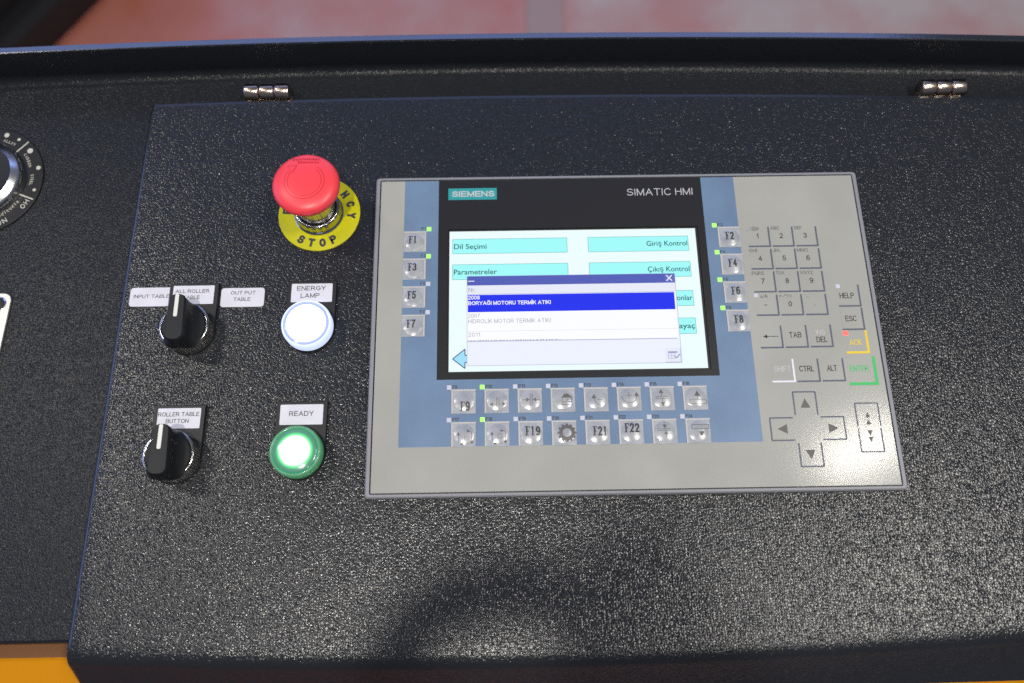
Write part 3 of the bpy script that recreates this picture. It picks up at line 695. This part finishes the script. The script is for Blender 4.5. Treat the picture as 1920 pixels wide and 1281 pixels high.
    wkey('shift_key', 'SHIFT', 97.5, -37.5, 10.0, lm='pale_print', om='white_print', t=1.1, dxc=0.2)
    wkey('control_key', 'CTRL', 112.4, -37.6, 8.8, dxc=-0.4)
    wkey('alternate_key', 'ALT', 127.3, -37.5, 6.0, dxc=-0.2)
    wkey('enter_key', 'ENTER', 145.9, -39.6, 11.2, lm='green_print', om='green_print', t=1.8, h=16.8, kw=16.2, cy=7.6, dxc=-1.2)
    def arrow_key(pts, x0, y0, x1, y1, cx, cy, d):
        key = pad('arrow_key', x0 + 0.6, y0 + 0.6, x1 - 0.6, y1 - 0.6)
        MB().pline(pts, 0.8, zk).build('outline', 'line', key, smooth=0)
        b = MB(); tri(b, cx, cy, 5.7, 5.7, d); b.v = [(x, y, zk) for x, y, _ in b.v]; b.build('arrow', 'ink_soft', key, smooth=0)
    arrow_key([(95.1, -57.9), (95.1, -44.0), (108.3, -44.0), (108.3, -57.9)], 95.1, -57.9, 108.3, -44, 101.7, -50.7, 'u')
    arrow_key([(93.4, -59.4), (79.9, -59.4), (79.9, -72.7), (93.4, -72.7)], 79.9, -72.7, 93.4, -59.4, 86.6, -66.0, 'l')
    arrow_key([(109.6, -59.2), (123.0, -59.2), (123.0, -72.6), (109.6, -72.6)], 109.6, -72.6, 123, -59.2, 116.4, -65.9, 'r')
    arrow_key([(94.9, -74.4), (94.9, -88.1), (107.9, -88.1), (107.9, -74.4)], 94.9, -88.1, 107.9, -74.4, 101.2, -81.3, 'd')
    for pts, y0, y1, cs, d in (([(130.6, -65.2), (130.6, -51.4), (144.0, -51.4), (144.0, -65.2)], -65.2, -51.4, (-58.4, -62.5), 'u'), ([(130.6, -66.4), (130.6, -80.2), (143.8, -80.2), (143.8, -66.4)], -80.2, -66.4, (-69.2, -73.0), 'd')):
        key = pad('scroll_key', 131.2, y0 + 0.6, 143.4, y1 - 0.6)
        MB().pline(pts, 0.7, zk).build('outline', 'line', key, smooth=0)
        for cy in cs:
            b = MB(); tri(b, 137.2, cy, 3.0, 3.2, d); b.v = [(x, y, zk) for x, y, _ in b.v]; b.build('arrow', 'ink_soft', key, smooth=0)
build_hmi()

# ================================================================== switches and lamps
def holder(root, lines):
    pts = [(-15, 31.4), (-15, 0)] + [(15 * math.cos(math.radians(180 + 180 * i / 16)), 15 * math.sin(math.radians(180 + 180 * i / 16))) for i in range(1, 16)] + [(15, 0), (15, 31.4)]
    h = MB().prism(pts, 0.05, 2.6, 0.5).build('legend_holder', 'holder', root)
    lb = MB().prism(rrect(-12.6, 17.2, 12.6, 29.4, 0.6), 2.55, 2.85, 0.1).build('legend_label', 'label', root)
    for s, x0, x1, yb, cap in lines: MB().text(s, x0, x1, yb, cap, 2.93).build('lettering', 'ink', lb, smooth=0)
def knurl(r, z0, z1, n=60, d=0.35):
    b = MB(); vs = []; m = n * 2
    for k, z in enumerate((z0, z1)):
        for i in range(m):
            a = 2 * PI * i / m; rr = r - (d if i % 2 else 0); vs.append((rr * math.cos(a), rr * math.sin(a), z))
    return b.add(vs, [(i, (i + 1) % m, m + (i + 1) % m, m + i) for i in range(m)])
def build_selector(x, y, label, lines):
    root = thing('selector_switch', label, 'switch', (x, y, 0), 'selector switches on the lid')
    holder(root, lines)
    knurl(14.5, 2.6, 10.6).build('knurled_collar', 'chrome_dark', root)
    MB().lathe([(14.2, 10.5), (14.65, 10.9), (14.65, 11.7), (14.2, 12.2), (13.3, 12.3), (12.9, 11.9), (12.9, 10.5)], 72).build('bezel', 'chrome', root, smooth=60)
    MB().lathe([(12.9, 10.6), (12.8, 12.2), (12.2, 12.7), (0.0, 12.9)], 48).build('knob_disc', 'black_plastic', root)
    # grip: concave-sided bar, longer towards the pointer
    secs = [(12.3, 9.6, 13.6, -14.4), (14.0, 7.4, 13.8, -14.5), (17, 5.7, 14.2, -14.5), (21, 5.1, 14.6, -14.3), (25.0, 4.8, 14.9, -13.8), (26.0, 4.2, 14.5, -13.0)]
    b = MB(); vs = []; n = 0
    for z, hw, yt, ybm in secs:
        L = []
        rr = min(hw * 0.8, 6.0)
        L = rrect(-hw, ybm, hw, yt, rr, 5)
        n = len(L); vs += [(px * (1.0 if py > -8 else 1.15), py, z) for px, py in L]
    fs = [(k * n + i, k * n + (i + 1) % n, (k + 1) * n + (i + 1) % n, (k + 1) * n + i) for k in range(len(secs) - 1) for i in range(n)]
    fs.append(tuple(range((len(secs) - 1) * n, len(secs) * n)))
    g = b.add(vs, fs).build('grip', 'black_plastic', root, smooth=50)
    MB().prism(rrect(-1.1, 0.6, 1.1, 14.5, 0.8), 25.9, 26.14).build('pointer', 'pointer', g)
build_selector(-264.2, 1.2, 'black selector switch between the INPUT TABLE and OUT PUT TABLE labels', [('ALL ROLLER', -11.1, 9.6, 24.6, 2.3), ('TABLE', -6.1, 4.1, 20.5, 2.3)])
build_selector(-264.6, -76.4, 'black selector switch with ROLLER TABLE BUTTON label, left of the green lamp', [('ROLLER TABLE', -12.2, 11.8, 24.5, 2.5), ('BUTTON', -7.4, 5.9, 20.4, 2.5)])

def build_lamp(x, y, label, lines, kind):
    root = thing('pilot_lamp', label, 'indicator lamp', (x, y, 0), 'pilot lamps on the lid')
    holder(root, lines)
    MB().lathe([(14.4, 2.6), (14.4, 4.2), (13.5, 4.2)], 48).build('collar', 'black_plastic', root)
    if kind == 'white':
        MB().lathe([(14.2, 4.2), (15.0, 5.0), (15.1, 10.5), (14.8, 12.0), (14.3, 12.7), (13.7, 12.6)], 72).build('lens_body', 'lens_white_body', root, smooth=60)
        MB().lathe([(13.7, 12.6), (13.2, 12.0), (11.8, 12.3)], 72).build('lens_ring', 'lens_white_ring', root)
        MB().lathe([(11.8, 12.2), (11.7, 13.0), (10.8, 13.8), (8, 14.6), (4, 15.1), (0, 15.2)], 64).build('lens_dome', 'lens_white', root, smooth=60)
    else:
        MB().lathe([(14.2, 4.2), (14.8, 5.0), (14.9, 10.5), (14.6, 12.0), (14.0, 12.7), (13.2, 12.6), (12.8, 12.1)], 72).build('lens_body', 'lens_green_body', root, smooth=60)
        MB().lathe([(12.8, 12.1), (12.4, 12.4)], 72).build('lens_ring', 'lens_green_ring', root)
        MB().lathe([(12.4, 12.4), (11.8, 12.7), (8, 13.2), (4, 13.5), (0, 13.6)], 64).build('lens_dome', 'lens_green', root, smooth=60)
build_lamp(-191.6, 1.4, 'lit white pilot lamp under the ENERGY LAMP label', [('ENERGY', -9.2, 8.4, 24.9, 2.9), ('LAMP', -6.7, 4.8, 20.0, 2.9)], 'white')
build_lamp(-193.1, -75.3, 'lit green pilot lamp under the READY label', [('READY', -7.2, 7.0, 22.4, 2.95)], 'green')

def sticker(x0, y0, x1, y1, label, lines):
    cx, cy = (x0 + x1) / 2, (y0 + y1) / 2
    o = MB().prism(rrect(x0 - cx, y0 - cy, x1 - cx, y1 - cy, 1.9), 0.25, 0.75, 0.15).build('adhesive_label', 'label', None, (cx, cy, 0))
    tag(o, label, 'label', 'stick-on labels beside the switch')
    for s, a, c, yb, cap in lines: MB().text(s, a - cx, c - cx, yb - cy, cap, 0.83).build('lettering', 'ink', o, smooth=0)
sticker(-304.0, 18.1, -277.7, 30.6, 'white rounded label reading INPUT TABLE', [('INPUT TABLE', -301.6, -279.6, 23.6, 2.3)])
sticker(-248.0, 16.9, -221.2, 29.5, 'white rounded label reading OUT PUT TABLE', [('OUT PUT', -242.0, -226.7, 25.1, 2.3), ('TABLE', -240.0, -229.6, 20.8, 2.3)])

# ================================================================== emergency stop
def build_estop():
    root = thing('emergency_stop', 'red mushroom emergency stop button on a round yellow legend plate', 'emergency stop', (-190.5, 79.9, 0))
    pl = MB().lathe([(26, 0.05), (26, 0.8), (25.7, 1.0), (12, 1.0)], 96).build('legend_plate', 'yellow_disc', root)
    def arcword(s, r, a0, step, flip, w, cap):
        b = MB()
        for i, ch in enumerate(s):
            a = math.radians(a0 + (step if not flip else -step) * i * -1)
            rot = a - PI / 2 if not flip else a + PI / 2
            b.letter(ch, r * math.cos(a), r * math.sin(a), w * (0.45 if ch == 'I' else 1), cap, rot, 1.08, 0.07)
        return b.build('lettering', 'ink', pl, smooth=0)
    arcword('EMERGENCY', 20.6, 175, 22.5, False, 3.9, 5.6)
    arcword('STOP', 20.8, 240, 19.5, True, 4.2, 5.8)
    MB().lathe([(15.6, 1.0), (15.7, 1.8), (14.6, 2.6), (14.3, 4.5), (14.6, 8.6), (14.3, 9.6), (13.4, 10.0), (12.6, 9.6), (12.4, 5)], 72).build('bezel', 'chrome', root, smooth=60)
    MB().lathe([(12.3, 5), (12.3, 26), (13.0, 28), (13.5, 30)], 48).build('stem', 'chrome', root)
    prof = [(11, 28.6), (14, 29.2), (17.2, 31.4), (19.2, 33.8), (20.0, 36.2), (20.1, 37.6), (19.7, 39.0), (18.6, 40.3), (16.5, 41.3), (14, 42.0), (10, 42.7), (5, 43.1), (0, 43.2)]
    def top(r):
        for (r0, z0), (r1, z1) in zip(prof[6:], prof[7:]):
            if r1 <= r <= r0: return z1 + (z0 - z1) * (r - r1) / (r0 - r1)
        return 39.0
    h = MB().lathe(prof, 96).build('mushroom_head', 'red', root, smooth=70)
    def drape(b, lift):
        b = subdivided(b, 1.2); b.v = [(x, y, top(math.hypot(x, y)) + lift) for x, y, _ in b.v]; return b
    # turn arrow: red band, groove shade painted as dark red strips either side
    drape(MB().arc(0, 0, 10.9, -238, 52, 1.5, 0, 56), 0.12).build('turn_arrow', 'red', h, smooth=0)
    drape(MB().arc(0, 0, 11.75, -234, 52, 0.28, 0, 56), 0.16).build('arrow_edge_shade', 'red_dark', h, smooth=0)
    drape(MB().arc(0, 0, 10.05, -234, 50, 0.24, 0, 56), 0.16).build('arrow_edge_shade', 'red_dark', h, smooth=0)
    drape(MB().poly([(-10.4, 9.9), (-4.9, 10.6), (-7.2, 5.6)], 0), 0.22).build('arrow_head', 'red', h, smooth=0)
    drape(MB().pline([(-10.4, 9.9), (-4.9, 10.6), (-7.2, 5.6)], 0.28, 0), 0.28).build('arrow_edge_shade', 'red_dark', h, smooth=0)
    drape(MB().text('Schneider', -8.2, 8.6, 14.3, 1.9, 0, 0.02), 0.15).build('lettering', 'red_dark', h, smooth=0)
    drape(MB().text('Electric', -4.6, 8.0, 11.9, 1.6, 0, 0.02), 0.15).build('lettering', 'red_dark', h, smooth=0)
build_estop()

# ================================================================== things on the tray at the far left
def build_dial():
    cx, cy = -415.0, 111.5
    root = thing('rotary_dial', 'round black printed dial with brushed metal knob at the left edge', 'dial', (cx, cy, -8))
    pl = MB().lathe([(0, 0.1), (39.6, 0.1), (39.6, 0.9), (39.2, 1.2), (0, 1.2)], 96).build('dial_plate', 'black_plastic', root)
    z = 1.3; b = MB()
    def rad(a, r0, r1, w): a = math.radians(a); b.line(r0 * math.cos(a), r0 * math.sin(a), r1 * math.cos(a), r1 * math.sin(a), w, z)
    def dot(a, r, q):
        a = math.radians(a); x, y = r * math.cos(a), r * math.sin(a)
        b.poly([(x + q * math.cos(t * PI / 8), y + q * math.sin(t * PI / 8)) for t in range(16)], z)
    for a in (48, -22, 100, -75):
        b = MB(); rad(a, 28.5, 38.6, 0.9); b.build('mark', 'dial_print', pl, smooth=0)
    for a, r, q in ((38, 35.4, 1.9), (14, 36.6, 1.5), (-12, 36.2, 1.1), (58, 36.0, 1.1), (73, 35.6, 1.7), (88, 36, 1.2)):
        b = MB(); dot(a, r, q); b.build('mark', 'dial_print', pl, smooth=0)
    b = MB()
    def word(s, a0, a1, r, w, cap, flip=False):
        for i, ch in enumerate(s):
            a = math.radians(a0 + (a1 - a0) * i / max(1, len(s) - 1))
            b.letter(ch, r * math.cos(a), r * math.sin(a), w * (0.4 if ch == 'I' else 1), cap, a - PI / 2 if not flip else a + PI / 2, z)
    word('CARBON', 37, 19, 31.5, 1.3, 1.9); word('STEEL', 6, -6, 32.5, 1.2, 1.9); word('STRUCTURAL', -32, -66, 30.6, 1.3, 2.0, True)
    word('HO', -27, -33, 35.6, 2.8, 3.4, True); word('NO', -56, -62, 35.6, 2.8, 3.4, True); word('ALLOY', 72, 58, 31.5, 1.2, 1.9)
    b.build('lettering', 'dial_print', pl, smooth=0)
    MB().lathe([(27.4, 1.2), (27.4, 5.0), (26.9, 6.2), (26.0, 7.0), (22.6, 9.2), (22.2, 8.6)], 72).build('knob_rim', 'brushed', root, smooth=40)
    MB().lathe([(22.2, 8.6), (20.0, 8.2), (12, 8.6), (0, 8.8)], 48).build('knob_insert', 'black_plastic', root)
build_dial()
def build_plate():
    o = MB().prism(rrect(-26, -75, 14, 26, 5, 6), 0.3, 1.5, 0.3).build('metal_plate', 'tag_metal', None, (-396.0, 5.5, -8))
    o.rotation_euler = (0, 0, math.radians(-2.0))
    tag(o, 'pale metal strip plate with rounded corner at the left edge below the dial', 'metal plate')
    MB().lathe([(0, 1.58), (4.2, 1.58), (4.4, 1.5)], 24, 6.5, 18.5).build('hole', 'gap', o)
    MB().lathe([(4.4, 1.5), (4.8, 1.75), (5.3, 1.5)], 24, 6.5, 18.5).build('hole_rim', 'brushed', o)
build_plate()

# ================================================================== unseen shapes added above the console to block the key lamp over the lid
def tube(b, pts, r, seg=12):
    n = len(pts); vs = []
    for i, p in enumerate(pts):
        p = Vector(p); d = (Vector(pts[min(i + 1, n - 1)]) - Vector(pts[max(i - 1, 0)])).normalized()
        u = d.orthogonal().normalized() if i == 0 else (u0 - d * u0.dot(d)).normalized()
        u0 = u; w = d.cross(u)
        vs += [tuple(p + (u * math.cos(2 * PI * k / seg) + w * math.sin(2 * PI * k / seg)) * r) for k in range(seg)]
    fs = [(i * seg + k, i * seg + (k + 1) % seg, (i + 1) * seg + (k + 1) % seg, (i + 1) * seg + k) for i in range(n - 1) for k in range(seg)]
    fs += [tuple(range(seg - 1, -1, -1)), tuple(range((n - 1) * seg, n * seg))]
    return b.add(vs, fs)
def overhead():
    def up(x, y): return (0.588 * x - 103, 0.588 * y - 185)      # 700 mm above the lid, on the way to the key lamp
    path = [(-146, -300), (-145, -250), (-142, -215), (-137, -190), (-128, -174), (-112, -162), (-92, -154), (-70, -152), (-45, -156), (-20, -170)]
    fine = []
    for i in range(len(path) - 1):
        for t in range(4):
            q = t / 4; fine.append((path[i][0] * (1 - q) + path[i + 1][0] * q, path[i][1] * (1 - q) + path[i + 1][1] * q))
    pts = [(*up(*p), 700) for p in fine]
    o = tube(MB(), pts, 12.5).build('blocker_loop', 'blocker_black', None, (0, 0, 0))  # added loop, blocks the key lamp to draw the curved shadow
    tag(o, 'black looped hose added overhead out of view to cast a curved shadow on the lid', 'blocker')
    x0, y1 = up(-46, -122); x1, y0 = up(26, -330)
    o = MB().prism([(x0, y0), (x1 + 60, y0), (x1 + 25, y1 - 70), (x1, y1 - 12), (x0 + 22, y1), (x0, y1 - 14)], 690, 740, 6).build('blocker_box', 'blocker_black', None, (0, 0, 0))  # added box, blocks the key lamp for the broad dark patch
    tag(o, 'dark pendant box added overhead out of view to cast a broad shadow on the lid', 'gobo')
overhead()
